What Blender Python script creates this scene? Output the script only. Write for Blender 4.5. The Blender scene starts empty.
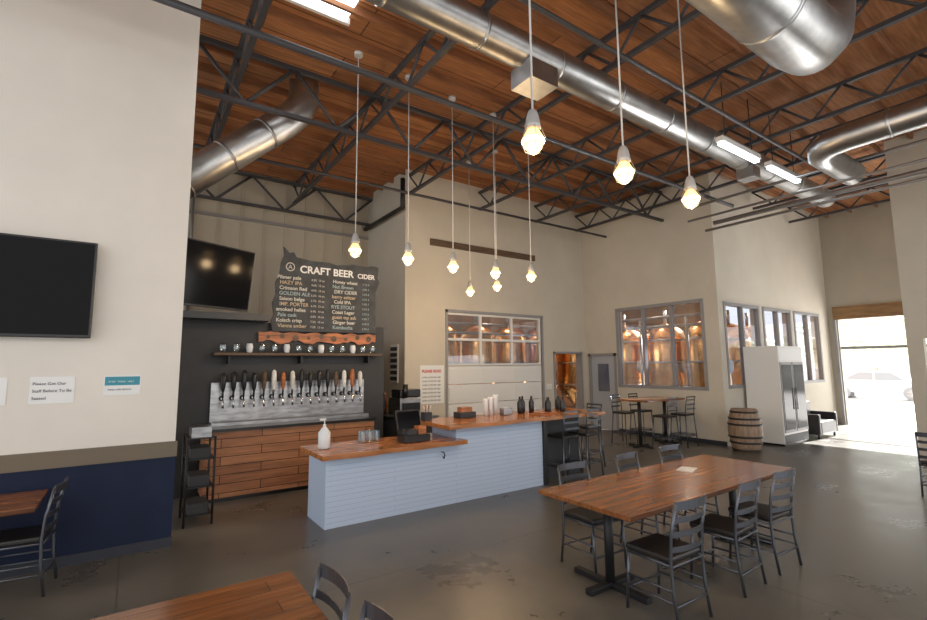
import bpy, bmesh, math, random
from mathutils import Vector, Matrix
random.seed(4)
scene=bpy.context.scene
COL=scene.collection
CZ=6.6   # ceiling height
# ------------------------------------------------------------------ materials
def mat(name,col,rough=.6,metal=0.,emit=None,es=0.,noise=None,bump=0.,spec=.5,alpha=None):
    m=bpy.data.materials.new(name); m.use_nodes=True
    nt=m.node_tree; b=nt.nodes['Principled BSDF']
    b.inputs['Base Color'].default_value=(*col,1); b.inputs['Roughness'].default_value=rough
    b.inputs['Metallic'].default_value=metal; b.inputs['Specular IOR Level'].default_value=spec
    if emit: b.inputs['Emission Color'].default_value=(*emit,1); b.inputs['Emission Strength'].default_value=es
    if noise:
        sc,amt,st=noise
        tc=nt.nodes.new('ShaderNodeTexCoord'); mp=nt.nodes.new('ShaderNodeMapping'); mp.inputs['Scale'].default_value=st
        n=nt.nodes.new('ShaderNodeTexNoise'); n.inputs['Scale'].default_value=sc; n.inputs['Detail'].default_value=6; n.inputs['Roughness'].default_value=.6
        r=nt.nodes.new('ShaderNodeValToRGB')
        r.color_ramp.elements[0].position=.3; r.color_ramp.elements[1].position=.7
        r.color_ramp.elements[0].color=(*[c*(1-amt) for c in col],1); r.color_ramp.elements[1].color=(*[min(1,c*(1+amt)) for c in col],1)
        nt.links.new(tc.outputs['Object'],mp.inputs['Vector']); nt.links.new(mp.outputs[0],n.inputs['Vector'])
        nt.links.new(n.outputs['Fac'],r.inputs[0]); nt.links.new(r.outputs[0],b.inputs['Base Color'])
        if bump:
            bp=nt.nodes.new('ShaderNodeBump'); bp.inputs['Strength'].default_value=bump; bp.inputs['Distance'].default_value=.02
            nt.links.new(n.outputs['Fac'],bp.inputs['Height']); nt.links.new(bp.outputs[0],b.inputs['Normal'])
    return m
def brickmat(name,c1,c2,mortar,w,h,msize=.01,rough=.5,rot=(math.pi/2,0,0),bump=.3,noisecol=0,offset=.5,nscale=(2,25,25)):
    m=bpy.data.materials.new(name); m.use_nodes=True; nt=m.node_tree; b=nt.nodes['Principled BSDF']
    tc=nt.nodes.new('ShaderNodeTexCoord'); mp=nt.nodes.new('ShaderNodeMapping'); mp.inputs['Rotation'].default_value=rot
    br=nt.nodes.new('ShaderNodeTexBrick'); br.inputs['Scale'].default_value=1; br.inputs['Brick Width'].default_value=w; br.inputs['Row Height'].default_value=h
    br.inputs['Mortar Size'].default_value=msize; br.inputs['Color1'].default_value=(*c1,1); br.inputs['Color2'].default_value=(*c2,1); br.inputs['Mortar'].default_value=(*mortar,1)
    br.inputs['Mortar Smooth'].default_value=.3; br.offset=offset
    nt.links.new(tc.outputs['Object'],mp.inputs[0]); nt.links.new(mp.outputs[0],br.inputs[0])
    out=br.outputs['Color']
    if noisecol:
        n=nt.nodes.new('ShaderNodeTexNoise'); n.inputs['Scale'].default_value=1.0; n.inputs['Detail'].default_value=5
        mp2=nt.nodes.new('ShaderNodeMapping'); mp2.inputs['Scale'].default_value=nscale
        nt.links.new(tc.outputs['Object'],mp2.inputs[0]); nt.links.new(mp2.outputs[0],n.inputs[0])
        rr=nt.nodes.new('ShaderNodeMapRange'); rr.inputs[1].default_value=.3; rr.inputs[2].default_value=.7; rr.inputs[3].default_value=1-noisecol; rr.inputs[4].default_value=1+noisecol
        nt.links.new(n.outputs['Fac'],rr.inputs[0])
        mx=nt.nodes.new('ShaderNodeVectorMath'); mx.operation='SCALE'
        nt.links.new(out,mx.inputs[0]); nt.links.new(rr.outputs[0],mx.inputs['Scale']); out=mx.outputs[0]
    nt.links.new(out,b.inputs['Base Color'])
    bp=nt.nodes.new('ShaderNodeBump'); bp.inputs['Strength'].default_value=bump; bp.inputs['Distance'].default_value=.01; bp.invert=True
    nt.links.new(br.outputs['Fac'],bp.inputs['Height']); nt.links.new(bp.outputs[0],b.inputs['Normal'])
    b.inputs['Roughness'].default_value=rough
    return m
def glassmat(name,tint=(.9,.95,1),gl=.12):
    m=bpy.data.materials.new(name); m.use_nodes=True; nt=m.node_tree; nt.nodes.remove(nt.nodes['Principled BSDF'])
    o=nt.nodes['Material Output']; t=nt.nodes.new('ShaderNodeBsdfTransparent'); t.inputs[0].default_value=(*tint,1)
    g=nt.nodes.new('ShaderNodeBsdfGlossy'); g.inputs['Roughness'].default_value=.03; mx=nt.nodes.new('ShaderNodeMixShader'); mx.inputs[0].default_value=gl
    nt.links.new(t.outputs[0],mx.inputs[1]); nt.links.new(g.outputs[0],mx.inputs[2]); nt.links.new(mx.outputs[0],o.inputs[0]); return m

M={}
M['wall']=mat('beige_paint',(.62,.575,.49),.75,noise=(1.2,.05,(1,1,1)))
M['wallL']=mat('beige_paint_lit',(.78,.745,.69),.7,noise=(1.2,.04,(1,1,1)))  # lighter copy of the wall beige, the left wall's stronger light put into its colour
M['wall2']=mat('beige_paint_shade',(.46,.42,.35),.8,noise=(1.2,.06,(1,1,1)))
M['navy']=mat('navy_paint',(.010,.018,.050),.55,noise=(3,.15,(1,1,1)),spec=.25)
M['rail']=mat('chair_rail_tan',(.17,.14,.10),.6)
M['base']=mat('baseboard_dark',(.03,.035,.05),.5)
M['char']=mat('charcoal_paint',(.035,.037,.042),.6,noise=(2,.2,(1,1,1)))
M['steel']=mat('brushed_steel',(.36,.36,.37),.33,1,noise=(5,.35,(1,1,4)))
M['galv']=mat('galvanised_duct',(.52,.53,.54),.36,1,noise=(4,.2,(1,1,1)),bump=.1)
M['dark']=mat('dark_metal',(.025,.025,.028),.45,.4)
M['truss']=mat('truss_paint',(.055,.055,.062),.5)
M['pipe']=mat('conduit_grey',(.35,.35,.36),.4,.7)
M['chrome']=mat('chrome',(.7,.7,.7),.12,1)
M['black']=mat('black_plastic',(.012,.012,.014),.3)
M['screen']=mat('tv_screen',(.006,.006,.008),.1,spec=.10)
M['white']=mat('white_paint',(.8,.8,.78),.5)
M['paper']=mat('paper',(.85,.87,.88),.7)
M['teal']=mat('teal_ink',(.05,.3,.4),.6)
M['ink']=mat('ink',(.03,.03,.05),.7)
M['red']=mat('red_ink',(.6,.04,.04),.6)
M['chalk']=mat('chalk',(.66,.66,.62),.9)
M['chalko']=mat('chalk_tan',(.55,.45,.32),.9)
M['chalkb']=mat('chalk_blue',(.36,.48,.52),.9)
M['board']=mat('chalkboard',(.06,.066,.075),.75,noise=(5,.4,(1,1,1)))
M['frame']=mat('chair_gunmetal',(.12,.13,.155),.33,.8)
M['vinyl']=mat('black_vinyl',(.015,.013,.014),.4)
M['copper']=mat('copper',(.80,.44,.18),.25,1,noise=(6,.25,(1,1,1)))
M['copperdull']=mat('brewery_wall_warm',(.25,.14,.08),.8,noise=(1.5,.4,(1,1,1)))
M['doorgrey']=mat('door_grey',(.45,.48,.52),.5)
M['winframe']=mat('window_frame_grey',(.30,.30,.31),.5)
M['glass']=glassmat('window_glass',(.85,.88,.95),.16)
M['bottle']=glassmat('bottle_clear',(.8,.9,.95),.25)
M['bulb']=mat('bulb_warm',(1,.7,.4),.4,emit=(1,.50,.15),es=2.6)
M['filament']=mat('filament',(1,.8,.5),.3,emit=(1,.75,.4),es=14)
M['socket']=mat('lamp_socket_grey',(.45,.45,.45),.4,.3)
M['rod']=mat('lamp_cord_grey',(.55,.55,.55),.5)
M['skylight']=mat('skylight_lens',(.9,.9,.9),.5,emit=(.9,.96,1),es=4)
M['tube']=mat('fluorescent_tube',(.9,.9,.9),.5,emit=(.85,.93,1),es=6)
TW=dict(rough=.18,bump=.15,rot=(0,0,0),noisecol=.35,nscale=(2,22,22))
M['top']=brickmat('table_wood',(.29,.12,.045),(.22,.085,.030),(.10,.035,.012),1.6,.125,.003,**TW)
M['bartop']=mat('bar_top_wood',(.42,.165,.055),.2,noise=(2.0,.4,(1,7,7)),spec=.6)
M['live']=mat('live_edge_wood',(.42,.14,.045),.4,noise=(3,.55,(1,6,6)))
M['beam']=mat('lintel_wood',(.28,.16,.07),.6,noise=(2,.4,(5,1,8)))
M['trimw']=mat('dark_trim_wood',(.12,.075,.045),.6,noise=(2,.4,(1,8,8)))
M['cab']=brickmat('cabinet_slats',(.42,.19,.09),(.29,.12,.055),(.03,.012,.006),1.1,.125,.006,.5,noisecol=.3)
M['brick']=brickmat('blue_white_shiplap',(.53,.64,.83),(.52,.63,.82),(.40,.50,.69),1.9,.06,.004,.45,bump=.5)
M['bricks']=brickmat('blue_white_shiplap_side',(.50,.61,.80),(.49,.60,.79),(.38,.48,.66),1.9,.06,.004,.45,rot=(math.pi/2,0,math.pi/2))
M['deck']=brickmat('roof_deck_wood',(.44,.195,.08),(.32,.135,.055),(.12,.05,.022),2.4,.6,.012,.8,rot=(0,0,0),bump=.2,noisecol=.3)
M['purlin']=mat('purlin_wood',(.28,.12,.052),.8,noise=(2,.3,(1,6,6)))
M['barrel']=mat('barrel_oak',(.27,.19,.13),.6,noise=(3,.35,(8,8,1)))
M['leaf']=mat('tree_leaf',(.60,.64,.50),.8,noise=(3,.3,(1,1,1)))  # foliage paled, blown-out daylight put into the leaf colour
M['trunk']=mat('tree_trunk',(.3,.25,.2),.9)
M['ground']=mat('outside_concrete',(.82,.81,.80),.8,noise=(.7,.06,(1,1,1)))
M['carpaint']=mat('car_silver_paint',(.75,.76,.78),.25,.2)
M['carglass']=mat('car_glass_sheen',(.30,.32,.35),.15)
M['soap']=mat('soap_bottle',(.75,.8,.85),.2)
def floormat():
    m=bpy.data.materials.new('polished_concrete'); m.use_nodes=True; nt=m.node_tree; b=nt.nodes['Principled BSDF']
    tc=nt.nodes.new('ShaderNodeTexCoord')
    n1=nt.nodes.new('ShaderNodeTexNoise'); n1.inputs['Scale'].default_value=.9; n1.inputs['Detail'].default_value=9; n1.inputs['Roughness'].default_value=.68; n1.inputs['Distortion'].default_value=.2
    r=nt.nodes.new('ShaderNodeValToRGB'); r.color_ramp.elements[0].position=.32; r.color_ramp.elements[1].position=.70
    r.color_ramp.elements[0].color=(.075,.070,.062,1); r.color_ramp.elements[1].color=(.170,.158,.138,1)
    br=nt.nodes.new('ShaderNodeTexBrick'); br.inputs['Scale'].default_value=1; br.inputs['Brick Width'].default_value=4.6; br.inputs['Row Height'].default_value=4.2; br.offset=0
    br.inputs['Mortar Size'].default_value=.008; br.inputs['Color1'].default_value=(1,1,1,1); br.inputs['Color2'].default_value=(1,1,1,1); br.inputs['Mortar'].default_value=(.6,.6,.6,1)
    mx=nt.nodes.new('ShaderNodeVectorMath'); mx.operation='MULTIPLY'
    nt.links.new(tc.outputs['Object'],n1.inputs[0]); nt.links.new(tc.outputs['Object'],br.inputs[0])
    nt.links.new(n1.outputs['Fac'],r.inputs[0]); nt.links.new(r.outputs[0],mx.inputs[0]); nt.links.new(br.outputs['Color'],mx.inputs[1])
    nt.links.new(mx.outputs[0],b.inputs['Base Color'])
    rr=nt.nodes.new('ShaderNodeMapRange'); rr.inputs[1].default_value=.35; rr.inputs[2].default_value=.65; rr.inputs[3].default_value=.26; rr.inputs[4].default_value=.38
    b.inputs['Specular IOR Level'].default_value=.6
    nt.links.new(n1.outputs['Fac'],rr.inputs[0]); nt.links.new(rr.outputs[0],b.inputs['Roughness'])
    return m
M['floor']=floormat()
# ------------------------------------------------------------------ mesh builder
class MB:
    def __init__(s): s.bm=bmesh.new(); s.mats=[]
    def mi(s,k):
        if k not in s.mats: s.mats.append(k)
        return s.mats.index(k)
    def _tag(s,faces,k,smooth=False):
        i=s.mi(k)
        for f in faces: f.material_index=i; f.smooth=smooth
    def box(s,a,b,k,bev=0,rot=None,piv=None):
        c=[(a[i]+b[i])/2 for i in range(3)]; sz=[abs(b[i]-a[i]) for i in range(3)]
        n0=set(s.bm.faces)
        r=bmesh.ops.create_cube(s.bm,size=1); vs=r['verts']
        for v in vs: v.co=Vector((v.co.x*sz[0]+c[0],v.co.y*sz[1]+c[1],v.co.z*sz[2]+c[2]))
        if bev:
            es=list({e for v in vs for e in v.link_edges})
            bmesh.ops.bevel(s.bm,geom=es,offset=bev,segments=2,affect='EDGES',profile=.5)
        nf=[f for f in s.bm.faces if f not in n0]
        if rot:
            vv=list({v for f in nf for v in f.verts})
            bmesh.ops.rotate(s.bm,verts=vv,cent=Vector(piv or c),matrix=rot)
        s._tag(nf,k); return s
    def cyl(s,p,q,r,k,r2=None,seg=12,cap=True,smooth=True):
        p=Vector(p); q=Vector(q); d=q-p; L=d.length
        if L<1e-6: return s
        mtx=Matrix.Translation((p+q)/2)@d.to_track_quat('Z','Y').to_matrix().to_4x4()
        n0=set(s.bm.faces)
        bmesh.ops.create_cone(s.bm,cap_ends=cap,segments=seg,radius1=r,radius2=r if r2 is None else r2,depth=L,matrix=mtx)
        nf=[f for f in s.bm.faces if f not in n0]; s._tag(nf,k)
        if smooth:
            for f in nf:
                if len(f.verts)==4: f.smooth=True
        return s
    def tube(s,pts,r,k,seg=8):
        pts=[Vector(p) for p in pts]; rings=[]
        prev=None
        for i,p in enumerate(pts):
            if i==0: t=(pts[1]-p)
            elif i==len(pts)-1: t=(p-pts[-2])
            else: t=(pts[i+1]-p).normalized()+(p-pts[i-1]).normalized()
            t.normalize()
            if prev is None:
                u=t.orthogonal().normalized()
            else:
                u=(prev-t*prev.dot(t)).normalized()
            prev=u; v=t.cross(u)
            rings.append([s.bm.verts.new(p+(u*math.cos(2*math.pi*j/seg)+v*math.sin(2*math.pi*j/seg))*r) for j in range(seg)])
        nf=[]
        for a,b in zip(rings,rings[1:]):
            for j in range(seg): nf.append(s.bm.faces.new((a[j],a[(j+1)%seg],b[(j+1)%seg],b[j])))
        nf.append(s.bm.faces.new(rings[0][::-1])); nf.append(s.bm.faces.new(rings[-1]))
        s._tag(nf,k,True); nf[-1].smooth=nf[-2].smooth=False
        return s
    def lathe(s,prof,k,c=(0,0,0),seg=20,ax='z'):
        rings=[]
        for r,z in prof:
            rr=[]
            for j in range(seg):
                a=2*math.pi*j/seg
                if ax=='z': co=(c[0]+r*math.cos(a),c[1]+r*math.sin(a),c[2]+z)
                elif ax=='y': co=(c[0]+r*math.cos(a),c[1]+z,c[2]+r*math.sin(a))
                rr.append(s.bm.verts.new(co))
            rings.append(rr)
        nf=[]
        for a,b in zip(rings,rings[1:]):
            for j in range(seg): nf.append(s.bm.faces.new((a[j],a[(j+1)%seg],b[(j+1)%seg],b[j])))
        s._tag(nf,k,True)
        e=[s.bm.faces.new(rings[0][::-1]),s.bm.faces.new(rings[-1])]; s._tag(e,k); return s
    def poly(s,pts,z0,z1,k,axis='z'):
        def P(a,b,h): return (a,b,h) if axis=='z' else ((a,h,b) if axis=='y' else (h,a,b))
        lo=[s.bm.verts.new(P(a,b,z0)) for a,b in pts]; hi=[s.bm.verts.new(P(a,b,z1)) for a,b in pts]
        nf=[s.bm.faces.new(lo[::-1]),s.bm.faces.new(hi)]
        n=len(pts)
        for i in range(n): nf.append(s.bm.faces.new((lo[i],lo[(i+1)%n],hi[(i+1)%n],hi[i])))
        s._tag(nf,k); return s
    def mesh(s,name):
        bmesh.ops.recalc_face_normals(s.bm,faces=s.bm.faces[:])
        me=bpy.data.meshes.new(name); s.bm.to_mesh(me); s.bm.free()
        for k in s.mats: me.materials.append(M[k])
        return me
    def obj(s,name,loc=(0,0,0),rz=0,parent=None):
        return place(name,s.mesh(name),loc,rz,parent)
def place(name,me,loc=(0,0,0),rz=0,parent=None,rot=None):
    o=bpy.data.objects.new(name,me); COL.objects.link(o); o.location=loc
    o.rotation_euler=rot if rot else (0,0,rz)
    if parent: o.parent=parent
    return o
def empty(name,loc=(0,0,0),rz=0):
    o=bpy.data.objects.new(name,None); COL.objects.link(o); o.location=loc; o.rotation_euler=(0,0,rz); return o
def text(s,size,k,loc,parent,name='lettering',rot=(math.pi/2,0,0),align='LEFT',bold=.0):
    cu=bpy.data.curves.new(name,'FONT'); cu.body=s; cu.size=size; cu.extrude=.001; cu.offset=bold; cu.align_x=align
    cu.materials.append(M[k]); o=bpy.data.objects.new(name,cu); COL.objects.link(o); o.location=loc; o.rotation_euler=rot; o.parent=parent; return o
def wall(name,axis,v0,v1,u0,u1,z1,k,holes=()):
    b=MB()
    def bx(a,c,za,zb):
        if c-a<1e-4 or zb-za<1e-4: return
        if axis=='y': b.box((a,v0,za),(c,v1,zb),k)
        else: b.box((v0,a,za),(v1,c,zb),k)
    cur=u0
    for (a,c,za,zb) in sorted(holes):
        bx(cur,a,0,z1); bx(a,c,0,za); bx(a,c,zb,z1); cur=c
    bx(cur,u1,0,z1)
    return b.obj(name)
# ------------------------------------------------------------------ shell
MB().box((-5,-4,-.1),(18.2,12.2,0),'floor').obj('floor')
MB().box((18.2,-25,-.12),(60,40,-.02),'ground').obj('ground_outside')
c=MB(); c.box((-5,-4,CZ),(18.2,12.2,CZ+.1),'deck')
c.obj('ceiling')
c=MB()
y=-3.8
while y<12: 
    c.box((-5,y-.02,CZ-.13),(18,y+.02,CZ-.002),'purlin'); y+=.62
c.obj('ceiling_purlins')
YL=6.2; YG=9.8; XB=11.3; YS=5.75; XE=18.0
XL=.43
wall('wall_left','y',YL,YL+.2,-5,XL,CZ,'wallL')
MB().box((-5,YL-.012,.1),(XL,YL,.94),'navy').box((XL,YL-.012,.1),(XL+.012,YL+.2,.94),'navy').obj('wainscot_left')
MB().box((-5,YL-.035,.94),(XL+.02,YL,1.1),'rail').obj('trim_1')
MB().box((-5,YL-.025,0),(XL+.02,YL,.1),'base').obj('baseboard_left')
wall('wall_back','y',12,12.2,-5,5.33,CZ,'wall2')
c=MB()
for i in range(12): c.box((-.6+i*.5,11.97,2.5),(-.57+i*.5,12,CZ-.1),'wall2')
c.box((-1,11.95,5.35),(5.1,12,5.42),'pipe')
c.obj('trim_2')
wall('wall_return','x',5.13,5.33,YG,12,CZ,'wall')
wall('wall_garage','y',YG,YG+.2,5.33,XB,CZ,'wall',[(6.3,9.45,0,3.2),(9.95,11.05,0,2.2)])
wall('wall_window','x',XB,XB+.2,YS,YG,CZ,'wall',[(6.15,8.6,1.3,3.4),(8.75,9.65,0,2.15)])
wall('wall_side','y',YS,YS+.2,XB+.2,XE,CZ,'wall',[(11.6,13.3,1.35,3.3),(13.6,15.2,1.35,3.3),(15.5,17.2,1.35,3.3)])
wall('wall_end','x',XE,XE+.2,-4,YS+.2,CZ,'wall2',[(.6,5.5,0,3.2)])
MB().box((XE-.06,.4,3.2),(XE,5.6,3.6),'beam').obj('trim_3')
MB().box((XE-.12,.5,0),(XE-.06,.58,3.2),'winframe').box((XE-.12,5.52,0),(XE-.06,5.6,3.2),'winframe').box((XE+.05,.6,2.28),(XE+.1,5.5,2.36),'winframe').obj('door_3')
wall('wall_right','x',13,13.2,-4,2.85,CZ,'wall',[(-3.5,2.6,0,2.35)])
MB().box((XB-.015,YS,0),(XB,8.7,.1),'base').obj('baseboard_window')
MB().box((XB+.2,YS-.015,0),(XE,YS,.1),'base').obj('baseboard_side')
MB().box((5.8,YG-.05,4.82),(9.25,YG,4.98),'trimw').obj('trim_4')
c=MB()
x0,x1=6.3,9.45
for i in range(4):
    za=.02+i*.47; c.box((x0,YG+.05,za),(x1,YG+.1,za+.455),'white')
    for j in range(3):
        w=(x1-x0)/3; c.box((x0+j*w+.08,YG+.035,za+.07),(x0+(j+1)*w-.08,YG+.05,za+.38),'white')
for i in range(3): 
    z=1.9+i*.64; c.box((x0,YG+.05,z-.03),(x1,YG+.1,z+.03),'white')
for j in range(4):
    x=x0+(x1-x0)*j/3; c.box((max(x0,x-.035),YG+.04,1.9),(min(x1,x+.035),YG+.1,3.2),'white')
c.box((x0,YG+.07,1.93),(x1,YG+.075,3.17),'glass')
c.obj('door_1')
c=MB()
c.box((x0-.06,YG-.03,0),(x0,YG+.02,3.26),'winframe').box((x1,YG-.03,0),(x1+.06,YG+.02,3.26),'winframe').box((x0-.06,YG-.03,3.2),(x1+.06,YG+.02,3.27),'winframe')
c.obj('trim_5')
c=MB(); c.box((9.9,YG-.03,0),(9.96,YG+.2,2.25),'winframe').box((11.04,YG-.03,0),(11.1,YG+.2,2.25),'winframe').box((9.9,YG-.03,2.2),(11.1,YG+.2,2.26),'winframe'); c.obj('door_frame')
c=MB(); c.box((XB+.03,8.78,.01),(XB+.08,9.62,2.12),'doorgrey').box((XB-.02,8.7,0),(XB+.05,8.78,2.2),'winframe').box((XB-.02,9.62,0),(XB+.05,9.7,2.2),'winframe').box((XB-.02,8.7,2.12),(XB+.05,9.7,2.2),'winframe')
c.box((XB+.025,9.0,1.1),(XB+.03,9.4,1.9),'glass').cyl((XB-.04,8.86,1.0),(XB+.03,8.86,1.0),.025,'steel').box((XB-.05,8.86,.99),(XB-.03,8.98,1.01),'steel'); c.obj('door_2')
def window(name,axis,v,u0,u1,z0,z1,nx,nz):
    b=MB(); t=.06
    def bx(a,cc,za,zb,d0=-.02,d1=.1,k='winframe'):
        if axis=='y': b.box((a,v+d0,za),(cc,v+d1,zb),k)
        else: b.box((v+d0,a,za),(v+d1,cc,zb),k)
    bx(u0-t,u0+.02,z0-t,z1+t); bx(u1-.02,u1+t,z0-t,z1+t); bx(u0,u1,z0-t,z0+.02); bx(u0,u1,z1-.02,z1+t)
    for i in range(1,nx): x=u0+(u1-u0)*i/nx; bx(x-.03,x+.03,z0,z1)
    for i in range(1,nz): z=z0+(z1-z0)*i/nz; bx(u0,u1,z-.02,z+.02)
    bx(u0,u1,z0,z1,.04,.045,'glass')
    return b.obj(name)
window('window_1','x',XB,6.15,8.6,1.3,3.4,3,1)
window('window_2','y',YS,11.6,13.3,1.35,3.3,2,1)
window('window_3','y',YS,13.6,15.2,1.35,3.3,2,1)
window('window_4','y',YS,15.5,17.2,1.35,3.3,2,1)
# brewery behind the glass
MB().box((5.33,12.2,-.1),(24,20,0),'floor').box((18.2,6,-.09),(24,12.2,0),'floor').obj('floor_brewery')
MB().box((5.2,15.5,0),(24,15.7,6),'copperdull').box((20,10.8,0),(20.2,15.5,6),'copperdull').obj('wall_brewery')
MB().box((18.2,6.0,5.8),(20,15.5,5.9),'deck').box((5.33,12.2,5.8),(18.2,15.5,5.9),'deck').obj('ceiling_brewery')
for x,y in ((9,10.9),(12.4,8.6),(15.3,9.2)):
    l=bpy.data.lights.new('brewery_fill','POINT'); l.energy=130; l.color=(1,.78,.55); l.shadow_soft_size=.3  # warm fill added to brighten the brewery, no fixture modelled
    o=bpy.data.objects.new('brewery_fill',l); COL.objects.link(o); o.location=(x,y,4.8)
b=MB()
for z in (2.9,3.15): b.cyl((11.9,6.2,z),(11.9,9.6,z),.04,'steel')
for y in (6.9,8.3): b.cyl((11.9,y,0),(11.9,y,3.15),.035,'steel')
for z in (2.75,3.0): b.cyl((5.8,10.4,z),(10.8,10.4,z),.035,'steel')
b.obj('brewery_pipework')
def tank():
    b=MB(); r=.55
    b.lathe([(.08,.55),(.5,1.05),(r,1.15),(r,2.6),(.5,2.85),(.3,3.0),(.12,3.08)],'copper',seg=24)
    for z in (1.2,1.9,2.55): b.lathe([(r+.005,z),(r+.015,z+.01),(r+.015,z+.05),(r+.005,z+.06)],'steel',seg=24)
    for i in range(4):
        a=math.pi/4+i*math.pi/2; b.cyl((.42*math.cos(a),.42*math.sin(a),0),(.42*math.cos(a),.42*math.sin(a),1.15),.035,'steel')
    b.cyl((0,0,3.05),(0,0,3.5),.05,'steel').cyl((0,0,.2),(0,0,.6),.04,'steel').cyl((0,-.5,1.8),(0,-.6,1.8),.2,'steel',seg=20)
    return b.mesh('brewing_tank')
tm=tank()
for x,y in [(6.9,11.2),(8.2,11.2),(9.5,11.3),(10.9,11.4),(13.2,7.1),(13.3,8.4),(13.2,9.8),(12.3,11.2),(14.9,7.3),(16.3,7.4)]:
    place('brewing_tank',tm,(x,y,0))
# ------------------------------------------------------------------ outside
c=MB(); c.box((36,-14,0),(36.1,20,1.3),'white')
for i in range(12): c.box((35.95,-14+i*2.8,0),(36.0,-13.85+i*2.8,1.4),'white')
c.obj('outside_fence')
b=MB(); b.poly([(-2.2,.35),(-2.25,.7),(-2.1,.85),(-1.3,.95),(-.7,1.4),(.7,1.45),(1.5,1.0),(2.15,.9),(2.25,.6),(2.2,.35)],-.85,.85,'carpaint',axis='x')
b.poly([(-1.15,.97),(-.65,1.34),(.0,1.37),(.0,.97)],-.86,.86,'carglass',axis='x').poly([(.08,.97),(.08,1.37),(.65,1.38),(1.3,1.0)],-.86,.86,'carglass',axis='x')
for yy in (-1.35,1.4): b.cyl((-.87,yy,.33),(.87,yy,.33),.33,'carglass',seg=24).cyl((-.885,yy,.33),(.885,yy,.33),.19,'steel',seg=16)
b.obj('parked_car',(32,8.2,-.02))
for i in range(9):
    x=42+random.random()*3; y=-8+i*3.8; s=2.4+random.random()
    b=MB(); b.cyl((0,0,0),(0,0,s),.18,'trunk',r2=.1)
    for j in range(16):
        n0=set(b.bm.faces); a=random.random()*6.28; rr=random.random()*.9*s/2
        m4=Matrix.Translation((rr*math.cos(a),rr*math.sin(a),s*(.75+.5*random.random())))
        bmesh.ops.create_icosphere(b.bm,subdivisions=2,radius=s*.3*(.7+.5*random.random()),matrix=m4)
        b._tag([f for f in b.bm.faces if f not in n0],'leaf')
    b.obj('tree',(x,y,-.02))
# ------------------------------------------------------------------ roof trusses
def truss(name,axis,pos,u0,u1,zb,zt,step=.75,r=.022):
    b=MB()
    def P(u,z): return (u,pos,z) if axis=='x' else (pos,u,z)
    def chord(z):
        if axis=='x': b.box((u0,pos-.035,z-.03),(u1,pos+.035,z+.03),'truss')
        else: b.box((pos-.035,u0,z-.03),(pos+.035,u1,z+.03),'truss')
    chord(zb); chord(zt)
    n=int((u1-u0)/step); st=(u1-u0)/n
    for i in range(n):
        a=u0+i*st
        b.cyl(P(a,zt),P(a+st/2,zb),r,'truss',seg=6); b.cyl(P(a+st/2,zb),P(a+st,zt),r,'truss',seg=6)
    return b.obj(name)
ZT=CZ-.17; ZB=CZ-.72
for x in (1.0,3.1,5.2,7.3,9.3,11.0): truss('roof_joist_truss','y',x,-3.9,(9.75 if x>5.1 else 11.95),ZB+.1,ZT,.9)
for x in (13.4,15.6): truss('roof_joist_truss','y',x,-3.9,5.7,ZB+.1,ZT,.9)
truss('roof_girder_truss','x',7.0,-5,11.25,ZB-.25,ZT-.04,1.3,.03)
truss('roof_girder_truss','x',.6,-5,17.9,ZB-.25,ZT-.04,1.3,.03)
truss('roof_girder_truss','x',11.7,-4,5.1,ZB-.2,ZT-.04,1.3,.03)
# ------------------------------------------------------------------ ducts
def ductseam(b,p,q,r,step=1.2):
    p=Vector(p); q=Vector(q); d=(q-p); n=int(d.length/step)
    for i in range(1,n+1):
        c0=p+d*i/(n+.5); t=d.normalized()*.02; b.cyl(c0-t,c0+t,r+.008,'galv',seg=28)
b=MB(); b.cyl((-3,4.12,5.8),(13.5,4.12,5.8),.21,'galv',seg=28); ductseam(b,(-3,4.12,5.8),(13.5,4.12,5.8),.21)
b.box((3.75,3.93,5.36),(4.2,4.31,5.62),'galv').box((9.4,3.95,5.4),(9.7,4.25,5.62),'galv')
b.obj('air_duct')
b=MB(); b.tube([(-2,1.62,4.98),(5.0,1.62,4.98),(5.3,1.62,5.03),(5.5,1.62,5.18),(5.62,1.62,5.45),(5.66,1.62,6.5)],.3,'galv',28); ductseam(b,(-2,1.62,4.98),(5.0,1.62,4.98),.3); b.obj('air_duct')
b=MB(); b.tube([(8.75,-3,5.3),(8.75,2.3,5.3),(8.8,2.55,5.3),(8.95,2.72,5.3),(9.2,2.8,5.3),(10.6,2.8,5.3)],.2,'galv',24); ductseam(b,(8.75,-3,5.3),(8.75,2.3,5.3),.2,.9); b.obj('air_duct')
b=MB(); b.tube([(-1.2,7.5,2.95),(1.75,7.5,5.75),(1.95,7.5,5.98),(2.05,7.5,6.2),(2.05,7.5,6.55)],.24,'galv',24); ductseam(b,(-1.2,7.5,2.95),(1.75,7.5,5.75),.24,.8); b.obj('air_duct')
b=MB()
for (x,z,r) in [(10.6,4.9,.03),(11.0,5.15,.05),(10.2,5.4,.03),(9.9,5.0,.025)]: b.cyl((x,-3.5,z),(x,YS-.2,z),r,'pipe')
b.obj('ceiling_conduit')
b=MB()
for (y,z,r) in [(3.3,5.6,.03),(5.2,5.5,.04),(8.8,5.6,.03)]: b.cyl((-3,y,z),(11.2,y,z),r,'truss')
b.obj('sprinkler_pipe')
b=MB(); b.cyl((.9,11.9,3),(.9,11.9,6.4),.03,'pipe'); b.tube([(5.0,9.7,6.3),(5.0,9.7,5.6),(5.0,11.9,5.6)],.06,'dark'); b.obj('wall_conduit')
MB().box((1.0,4.85,CZ-.06),(2.1,5.75,CZ-.01),'skylight').box((.95,4.8,CZ-.1),(2.15,4.85,CZ-.01),'white').box((.95,5.75,CZ-.1),(2.15,5.8,CZ-.01),'white').obj('skylight')
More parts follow.
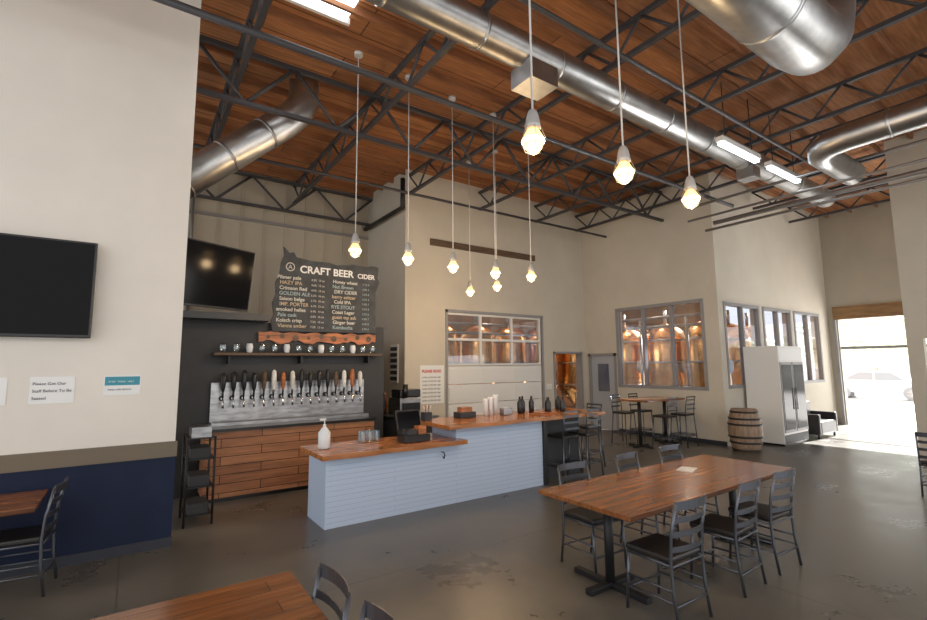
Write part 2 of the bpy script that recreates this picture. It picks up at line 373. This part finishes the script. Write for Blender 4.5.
for xx in (7.5,9.2): MB().box((xx,3.55,5.42),(xx+1.3,3.67,5.5),'white').box((xx+.03,3.57,5.37),(xx+1.27,3.65,5.42),'tube').cyl((xx+.2,3.61,5.5),(xx+.2,3.61,6.5),.008,'dark',seg=6).cyl((xx+1.1,3.61,5.5),(xx+1.1,3.61,6.5),.008,'dark',seg=6).obj('strip_light')
# ------------------------------------------------------------------ pendants
def pendant(L):
    b=MB()
    b.cyl((0,0,.1),(0,0,L),.008,'rod',seg=8).cyl((0,0,L-.05),(0,0,L),.06,'rod')
    b.lathe([(.015,.17),(.03,.16),(.045,.12),(.055,.06),(.06,.03),(.05,.02)],'socket',seg=18)
    b.lathe([(.03,.03),(.05,-.0),(.072,-.04),(.078,-.075),(.066,-.115),(.04,-.14),(.012,-.15)],'bulb',seg=18)
    b.lathe([(.079,-.058),(.084,-.07),(.079,-.085)],'filament',seg=18)
    for i in range(6):
        a=i*math.pi/3; b.tube([(.058*math.cos(a),.058*math.sin(a),.03),(.09*math.cos(a),.09*math.sin(a),-.06),(.06*math.cos(a),.06*math.sin(a),-.14),(.0,.0,-.17)],.003,'socket',5)
    return b.mesh('pendant_lamp')
pl=pendant(CZ-.3-3.5)
pos=[(2.27,2.38,3.56),(3.36,2.42,3.59),(4.5,2.48,3.6),(2.38,6.0,3.52),(3.24,6.1,3.53),(4.1,6.2,3.52),(5.0,6.25,3.52),(5.73,6.15,3.52),(5.75,8.05,3.5),(5.93,7.37,3.53)]
for x,y,z in pos:
    o=place('pendant_lamp',pl,(x,y,z))
    l=bpy.data.lights.new('bulb_light','POINT'); l.energy=24; l.color=(1,.68,.36); l.shadow_soft_size=.08
    lo=bpy.data.objects.new('bulb_light',l); COL.objects.link(lo); lo.parent=o; lo.location=(0,0,-.28)
# ------------------------------------------------------------------ left wall items
def tv(w,h):
    b=MB(); b.box((-w/2,-.03,-h/2),(w/2,.03,h/2),'black',.008).box((-w/2+.02,-.034,-h/2+.03),(w/2-.02,-.03,h/2-.02),'screen').box((-.2,.03,-.15),(.2,.09,.15),'dark')
    return b.mesh('wall_television')
place('wall_television',tv(1.62,.98),(-1.18,YL-.095,2.69))
place('wall_television',tv(1.3,.95),(.88,7.78,3.24),rot=(math.radians(8),0,math.radians(26)))
e=empty('wall_notice',(-.64,YL-.004,1.69)); b=MB(); b.box((-.17,-.002,-.13),(.17,.002,.13),'paper').obj('sheet',parent=e)
for i,t in enumerate(['Please Get Our','Staff Before To Be','Seated']): text(t,.04,'ink',(-.15,-.004,.05-.07*i),e)
e=empty('wall_notice',(-.08,YL-.004,1.72)); b=MB(); b.box((-.16,-.002,-.1),(.16,.002,.1),'paper').box((-.15,-.003,.0),(.15,-.0021,.09),'teal').obj('sheet',parent=e)
text('STOP  THINK  HELP',.025,'paper',(-.12,-.004,.03),e); text('keep a safe distance',.025,'ink',(-.12,-.004,-.05),e)
e=empty('wall_notice',(-1.09,YL-.004,1.69)); b=MB(); b.box((-.12,-.002,-.13),(.12,.002,.13),'paper').obj('sheet',parent=e); text('RESTROOM',.03,'ink',(-.1,-.004,.0),e)
# ------------------------------------------------------------------ cooler, sign, taps
MB().box((.1,8.3,0),(3.9,11.9,2.62),'char').obj('walk_in_cooler')
b=MB(); b.box((.5,7.9,2.62),(1.75,8.3,2.72),'black').obj('cooler_soffit')
b=MB(); b.box((.9,7.7,.06),(3.45,8.28,.98),'cab').box((.95,7.75,0),(3.42,8.25,.06),'black').box((.88,7.66,.98),(3.48,8.29,1.02),'black').obj('back_bar_cabinet')
e=empty('beer_tap_panel',(0,0,0)); b=MB()
b.box((1.0,8.24,1.04),(3.48,8.295,1.66),'steel').box((1.0,8.0,1.022),(3.48,8.24,1.07),'steel').box((1.04,8.02,1.07),(3.44,8.2,1.075),'black')
b.obj('steel_backsplash',parent=e)
b=MB()
cols=['black','white','black','chalk','trimw','black','live','black']
for i in range(16):
    x=1.15+i*.147; b.cyl((x,8.24,1.42),(x,8.13,1.42),.022,'chrome').cyl((x,8.13,1.44),(x,8.07,1.28),.016,'chrome').cyl((x,8.13,1.44),(x,8.12,1.53),.016,'black')
    b.cyl((x,8.245,1.42),(x,8.235,1.42),.04,'black')
    k=cols[(i*5)%8]; h=.02*(i%3); b.lathe([(.014,1.52),(.03,1.57),(.042,1.70),(.036,1.78+h),(.012,1.81+h)],k,c=(x,8.12,0),seg=10)
b.obj('taps',parent=e)
b=MB(); b.box((1.0,8.05,2.08),(3.75,8.3,2.12),'trimw')
for x in (1.2,2.3,3.5): b.box((x,8.1,1.95),(x+.03,8.3,2.08),'dark')
b.obj('tasting_shelf')
for i in range(14):
    x=1.12+i*.19
    MB().lathe([(.035,0),(.045,.02),(.055,.09),(.045,.13),(.042,.145)],['bottle','bottle','soap'][i%3],seg=14).obj('tasting_glass',(x,8.12,2.121))
pts=[]
n=30
for i in range(n+1): pts.append((1.65+2.05*i/n,2.475-.02*math.sin(i*1.3)+random.uniform(-.015,.012)))
for i in range(n,-1,-1): pts.append((1.65+2.05*i/n,2.31+.025*math.sin(i*.9)+random.uniform(-.02,.015)))
b=MB(); b.poly(pts,8.24,8.295,'live',axis='y')
for i in range(9): b.lathe([(.03+.012*(i%3),8.236),(.025,8.239)],'trimw',c=(1.8+i*.22,0,2.39+.02*math.sin(i*2)),seg=12,ax='y')
b.obj('live_edge_board')
e=empty('beer_menu_sign',(0,8.2,0))
prof=[(1.98,3.92),(2.08,3.82),(2.15,3.84),(2.2,3.76),(2.45,3.72),(2.75,3.73),(2.9,3.70),(3.2,3.74),(3.45,3.73),(3.62,3.76),(3.72,3.74),(3.70,3.55),(3.74,3.45),(3.66,3.25),(3.68,2.5),(1.85,2.48),(1.82,2.62),(1.86,2.75),(1.83,2.95),(1.88,3.1),(1.87,3.3),(1.93,3.45),(1.95,3.65),(2.0,3.78)]
MB().poly(prof,-.02,.02,'board',axis='y').obj('board',parent=e)
text('CRAFT BEER',.175,'paper',(2.26,-.022,3.5),e,bold=.005); text('CIDER',.12,'paper',(3.3,-.022,3.5),e,bold=.003)
b=MB(); b.lathe([(.075,-.023),(.075,-.021)],'chalk',c=(2.1,0,3.58),ax='y').lathe([(.06,-.025),(.06,-.024)],'board',c=(2.1,0,3.58),ax='y'); b.obj('logo',parent=e); text('A',.1,'chalk',(2.065,-.027,3.545),e)
rows1=['Pilsner pale','HAZY IPA','Crimson Red','GOLDEN ALE','Saison belge','IMP. PORTER','smoked helles','Pale cask','Kolsch crisp','Vienna amber']
rows2=['Honey wheat','Nut Brown','DRY CIDER','berry seltzer','Cold IPA','RYE STOUT','Coast Lager','guest tap ask','Ginger beer','Kombucha']
ck=['chalk','chalko','chalk','chalkb']
for i,(a,b2) in enumerate(zip(rows1,rows2)):
    zz=3.37-.091*i
    text(a,.085,ck[i%4],(1.91+random.uniform(-.02,.03),-.022,zz),e,bold=.0015); text('%.1f%%  %d oz'%(4.2+i*.37,10+2*(i%4)),.05,'chalk',(2.46,-.022,zz),e)
    text(b2,.085,ck[(i+2)%4],(2.84+random.uniform(-.02,.03),-.022,zz),e,bold=.0015); text('%.1f%% %d'%(7.1-i*.31,6+i%3),.05,'chalkb',(3.4,-.022,zz),e)
b=MB()
for x in (.6,.9):
    for y in (6.75,7.25): b.cyl((x,y,0),(x,y,1.05),.014,'dark',seg=8)
for z in (.12,.45,.78,1.03):
    b.box((.6,6.75,z-.008),(.9,7.25,z+.008),'dark')
    b.box((.64,6.8,z+.008),(.86,7.15,z+.13),random.choice(['steel','dark','char']))
b.obj('utility_rack')
# ------------------------------------------------------------------ bar
e=empty('bar_counter',(0,0,0))
b=MB(); b.box((1.96,5.7,.0),(3.8,6.35,.82),'brick').box((3.8,5.7,0),(5.5,6.35,1.03),'brick').box((5.5,5.95,0),(6.6,6.35,1.03),'char')
b.box((5.46,5.66,0),(5.54,5.74,1.03),'black')
b.obj('base',parent=e)
b=MB(); b.box((1.945,5.7,0),(1.96,6.35,.82),'bricks'); b.obj('end_panel',parent=e)
def live(x0,x1,y0,y1,amp=.02,n=26):
    p=[(x0,y0),]
    for i in range(1,n): p.append((x0+(x1-x0)*i/n,y0+amp*math.sin(i*.7)+random.uniform(-.006,.006)))
    p+=[(x1,y0),(x1,y1),(x0,y1)]; return p
b=MB(); b.poly(live(1.84,3.86,5.5,6.4),.82,.875,'bartop'); b.poly(live(3.55,6.75,5.48,6.45),1.03,1.085,'bartop'); b.box((3.86,5.75,.875),(3.9,6.3,1.03),'bartop'); b.obj('counter_top',parent=e)
b=MB(); b.tube([(3.55,5.69,.72),(3.55,5.62,.72),(3.55,5.6,.68),(3.55,5.62,.64),(3.55,5.65,.66)],.008,'dark'); b.obj('purse_hook',parent=e)
b=MB(); b.lathe([(.055,0),(.075,.02),(.075,.2),(.03,.26),(.02,.27),(.02,.30)],'soap'); b.cyl((0,0,.29),(0,0,.36),.008,'white').box((-.06,-.012,.35),(.015,.012,.37),'white'); b.obj('hand_sanitizer_bottle',(2.02,6.0,.876))
e=empty('point_of_sale_terminal',(3.25,6.1,.876)); b=MB(); b.box((-.12,-.1,0),(.12,.1,.03),'black').cyl((0,0,.03),(0,.03,.2),.03,'black'); b.box((-.19,-.02,.12),(.19,.01,.4),'black',.006,Matrix.Rotation(math.radians(-18),3,'X')); b.box((-.17,-.035,.14),(.17,-.03,.38),'screen',0,Matrix.Rotation(math.radians(-18),3,'X')); b.obj('terminal',parent=e)
b=MB(); b.box((-.2,-.1,0),(.2,.12,.1),'black',.01).box((-.15,-.08,.1),(.0,.08,.16),'char').box((.03,-.06,.1),(.15,.06,.2),'live'); b.obj('cash_drawer',(3.2,5.82,.876))
b=MB(); b.box((-.06,-.06,0),(.06,.06,.12),'char'); 
for i in range(7): b.cyl((-.04+i*.013,-.02+.01*(i%3),.1),(-.06+i*.02,-.03+.02*(i%3),.22),.005,['white','red','black'][i%3],seg=6)
b.obj('straw_caddy',(3.64,6.25,1.086))
b=MB()
for i in range(3): b.lathe([(.035,0),(.045,.02),(.045,.18),(.02,.23),(.018,.28)],'black',c=(i*.13,(i%2)*.08,0),seg=12)
b.obj('bottle_group',(5.35,6.1,1.086))
for i,(x,y) in enumerate([(5.9,6.0),(6.05,6.15),(6.2,5.95),(6.35,6.2)]): MB().lathe([(.05,0),(.055,.02),(.055,.15),(.025,.2),(.025,.24)],'black',seg=12).obj('beer_growler',(x,y,1.086))
b=MB()
for i in range(3): b.lathe([(.035,0),(.045,.25+.03*i),(.045,.26+.03*i)],'paper',c=(i*.1,0,0),seg=14)
b.obj('paper_cup_stack',(4.75,6.25,1.086))
MB().box((-.2,-.12,0),(.2,.12,.02),'live').obj('serving_board',(5.6,5.8,1.086))
MB().box((-.09,-.06,0),(.09,.06,.11),'steel',.008).box((-.06,-.045,.11),(.06,.045,.115),'paper').obj('napkin_holder',(5.05,6.1,1.086))
MB().box((-.15,-.1,0),(.15,.1,.09),'char',.01).box((-.1,-.06,.09),(.1,.06,.16),'live').obj('condiment_tray',(4.3,6.2,1.086))
b=MB()
for i in range(6): b.lathe([(.03,0),(.034,.01),(.04,.14),(.04,.145)],'bottle',c=(.1*(i%3),.1*(i//3),0),seg=12)
b.obj('pint_glass_group',(2.6,6.15,.876))
b=MB(); b.box((4.05,8.0,0),(4.9,9.6,.9),'char').box((4.03,7.97,.9),(4.92,9.62,.94),'steel')
b.obj('back_counter')
b=MB(); b.box((0,0,0),(.45,.5,.35),'steel',.02).box((.05,-.06,.1),(.4,0,.25),'black').cyl((.1,-.02,.35),(.1,-.02,.6),.05,'black').box((0,0,.35),(.45,.4,.5),'black',.02); b.obj('espresso_machine',(4.2,8.2,.941))
b=MB()
for i in range(7): b.lathe([(.04,0),(.045,.02),(.045,.26),(.018,.36),(.018,.42)],['black','live','soap'][i%3],c=(0.085*i,.1*(i%2),0),seg=10)
b.obj('syrup_bottle_group',(4.22,8.95,.941))
b=MB(); b.box((5.1,10.1,1.5),(5.128,10.5,2.4),'white'); 
for i in range(6): b.box((5.09,10.13,1.55+i*.14),(5.1,10.47,1.64+i*.14),'char')
b.obj('clipboard_menu_rack')
e=empty('wall_poster',(5.86,YG-.004,1.45)); MB().box((-.33,-.003,-.45),(.33,.003,.45),'paper').obj('sheet',parent=e); text('PLEASE READ',.09,'red',(-.28,-.005,.28),e,bold=.003)
for i in range(7): text('order at the bar sign',.06,'ink',(-.27,-.005,.15-.09*i),e)
# ------------------------------------------------------------------ dining furniture
def chair():
    b=MB(); w=.2; r=.0125
    for sx in (-1,1):
        b.tube([(sx*w,-.235,0),(sx*w,-.20,.25),(sx*w,-.19,.45),(sx*w,-.205,.65),(sx*(w-.005),-.25,.88)],r,'frame')
        b.tube([(sx*w,.21,0),(sx*w*.97,.18,.45)],r,'frame')
        b.cyl((sx*w,-.215,.18),(sx*w,.195,.18),.009,'frame',seg=8)
        b.cyl((sx*w,-.205,.26),(sx*w,.19,.26),.009,'frame',seg=8)
        b.cyl((sx*w*.98,-.19,.43),(sx*w*.98,.18,.43),.012,'frame',seg=8)
    for y,z in ((-.2,.43),(.18,.43),(.195,.16),(-.215,.16)): b.cyl((-w,y,z),(w,y,z),.01,'frame',seg=8)
    for z,y,h in ((.55,-.205,.02),(.655,-.212,.02),(.76,-.228,.02),(.865,-.252,.032)):
        n=6
        for i in range(n):
            x0=-w+2*w*i/n; x1=-w+2*w*(i+1)/n
            f=lambda x:-.035*(1-(x/w)**2)
            v=[(x0,y+f(x0)-.004),(x1,y+f(x1)-.004),(x1,y+f(x1)+.004),(x0,y+f(x0)+.004)]
            b.poly(v,z-h,z+h,'frame')
    b.box((-.205,-.19,.44),(.205,.205,.49),'vinyl',.018)
    return b.mesh('dining_chair')
chm=chair()
def putchair(x,y,rz): return place('dining_chair',chm,(x,y,0),math.radians(rz))
def table(L,W,two=True,name='dining_table'):
    b=MB(); b.box((-L/2,-W/2,.715),(L/2,W/2,.755),'top',.006)
    xs=(-L/2+.35,L/2-.35) if two else (0,)
    for x in xs:
        b.cyl((x,0,.04),(x,0,.70),.04,'dark'); b.box((x-.035,-W/2+.12,0.0),(x+.035,W/2-.12,.045),'dark',.006); b.box((x-.3 if not two else x-.28,-.035,0),(x+.28,.035,.045),'dark',.006)
        b.box((x-.04,-W/2+.1,.69),(x+.04,W/2-.1,.716),'dark')
    return b.mesh(name)
place('dining_table',table(2.85,1.0),(4.56,2.85,0))
for x in (3.5,4.4,5.1): putchair(x,2.33,random.uniform(-4,4))
for x,y in ((3.72,3.22),(4.62,3.22),(5.45,3.24)): putchair(x,y,180+random.uniform(-4,4))
place('napkin_menu',MB().box((-.12,-.08,0),(.12,.08,.004),'paper').mesh('napkin_menu'),(5.0,3.0,.756),.3)
place('dining_table',table(1.9,1.9),(-.15,1.95,0))
putchair(.6,2.34,90); putchair(.63,1.84,90)
place('dining_table',table(1.3,.75,False),(-1.25,5.78,0))
putchair(-.72,5.72,84)
place('dining_table',table(1.2,.9,False),(10.5,1.4,0)); putchair(9.5,1.85,-90)
def stool(z=.74,back=True):
    b=MB(); w=.19
    for sx in (-1,1):
        for sy in (-1,1): b.cyl((sx*(w+.02),sy*(w+.02),0),(sx*w*.9,sy*w*.9,z-.03),.013,'frame',seg=8)
    for zz in (.25,.28): 
        b.cyl((-w,-w,zz),(w,-w,zz),.009,'frame',seg=6); b.cyl((-w,w,zz),(w,w,zz),.009,'frame',seg=6); b.cyl((-w,-w,zz),(-w,w,zz),.009,'frame',seg=6); b.cyl((w,-w,zz),(w,w,zz),.009,'frame',seg=6)
    b.box((-w,-w,z-.04),(w,w,z+.01),'vinyl',.015)
    if back:
        for sx in (-1,1): b.tube([(sx*w*.9,-w*.9,z-.05),(sx*w*.9,-w,z+.2),(sx*w*.9,-w-.04,z+.4)],.011,'frame')
        for zz in (z+.12,z+.22,z+.32,z+.39): b.box((-w*.9,-w-.03,zz-.015),(w*.9,-w-.022,zz+.015),'frame')
    return b.mesh('bar_stool')
sm=stool()
for x,y,r in ((5.9,5.68,0),(6.42,5.68,5),(7.1,6.2,90)): place('bar_stool',sm,(x,y,0),math.radians(r))
def hightable():
    b=MB(); b.box((-.75,-.4,1.03),(.75,.4,1.07),'top',.006)
    for x in (-.5,.5): b.cyl((x,0,.04),(x,0,1.03),.04,'dark').box((x-.035,-.3,0),(x+.035,.3,.045),'dark').box((x-.25,-.035,0),(x+.25,.035,.045),'dark')
    return b.mesh('high_table')
place('high_table',hightable(),(10.2,6.9,0))
for x,y,r in ((9.85,6.35,0),(10.55,6.35,0),(9.85,7.45,180),(10.55,7.45,180)): place('bar_stool',sm,(x,y,0),math.radians(r))
b=MB(); b.box((-.65,-.38,.05),(.65,.38,2.28),'white',.01)
for sx in (-1,1):
    b.box((sx*.32-.3,-.4,.3),(sx*.32+.3,-.38,1.9),'winframe').box((sx*.32-.26,-.406,.36),(sx*.32+.26,-.4,1.84),'screen'); b.cyl((sx*.05,-.43,.8),(sx*.05,-.43,1.3),.012,'steel')
b.box((-.62,-.385,1.95),(.62,-.38,2.22),'paper').box((-.64,-.385,.06),(.64,-.38,.25),'char'); b.box((-.6,-.35,0),(.6,.35,.05),'black')
b.obj('beverage_refrigerator',(12.85,5.3,0))
def barrel():
    b=MB(); prof=[(.25,0),(.29,.15),(.32,.33),(.33,.45),(.32,.57),(.29,.75),(.25,.9)]
    b.lathe(prof,'barrel',seg=24)
    for z,r in ((.04,.268),(.2,.307),(.32,.326),(.58,.326),(.7,.307),(.84,.268)): b.lathe([(r,z-.02),(r+.006,z-.018),(r+.006,z+.018),(r,z+.02)],'dark',seg=24)
    return b.mesh('wine_barrel')
place('wine_barrel',barrel(),(11.0,5.2,0))
b=MB(); b.box((-.5,-.35,.1),(.5,.35,.42),'vinyl',.04).box((-.5,.2,.42),(.5,.38,.85),'vinyl',.04).box((-.6,-.35,.1),(-.48,.35,.6),'vinyl',.03).box((.48,-.35,.1),(.6,.35,.6),'vinyl',.03)
for x in (-.5,.5):
    for y in (-.28,.28): b.cyl((x,y,0),(x,y,.12),.025,'dark')
me=b.mesh('lounge_armchair'); place('lounge_armchair',me,(14.6,5.2,0))
MB().box((-.1,0,0),(.1,.02,.15),'white').obj('wall_switch_plate',(9.7,YG-.02,1.2))
# ------------------------------------------------------------------ lights / world
w=bpy.data.worlds.new('World'); scene.world=w; w.use_nodes=True
bg=w.node_tree.nodes['Background']; bg.inputs[0].default_value=(1,.99,.97,1); bg.inputs[1].default_value=1.6
s=bpy.data.lights.new('sun','SUN'); s.energy=34; s.angle=.02; s.color=(1,.97,.93)
so=bpy.data.objects.new('sun',s); COL.objects.link(so); so.rotation_euler=(0,math.radians(58),math.radians(-6))
# ------------------------------------------------------------------ camera
f=475.0; pitch=math.radians(6.6); roll=math.radians(.5); A=math.radians(55.3)
fw=Vector((math.cos(A),math.sin(A),0)); rt=Vector((fw.y,-fw.x,0)); up=Vector((0,0,1))
F=fw*math.cos(pitch)+up*math.sin(pitch); U=up*math.cos(pitch)-fw*math.sin(pitch)
R2=rt*math.cos(roll)-U*math.sin(roll); U2=U*math.cos(roll)+rt*math.sin(roll)
cam=bpy.data.cameras.new('camera'); co=bpy.data.objects.new('camera',cam); COL.objects.link(co)
mw=Matrix((( R2.x,U2.x,-F.x,0),(R2.y,U2.y,-F.y,0),(R2.z,U2.z,-F.z,1.9),(0,0,0,1)))
co.matrix_world=mw; cam.sensor_fit='HORIZONTAL'; cam.sensor_width=36; cam.lens=36*f/927; cam.clip_end=300; cam.clip_start=.05
scene.camera=co
scene.view_settings.view_transform='Standard'
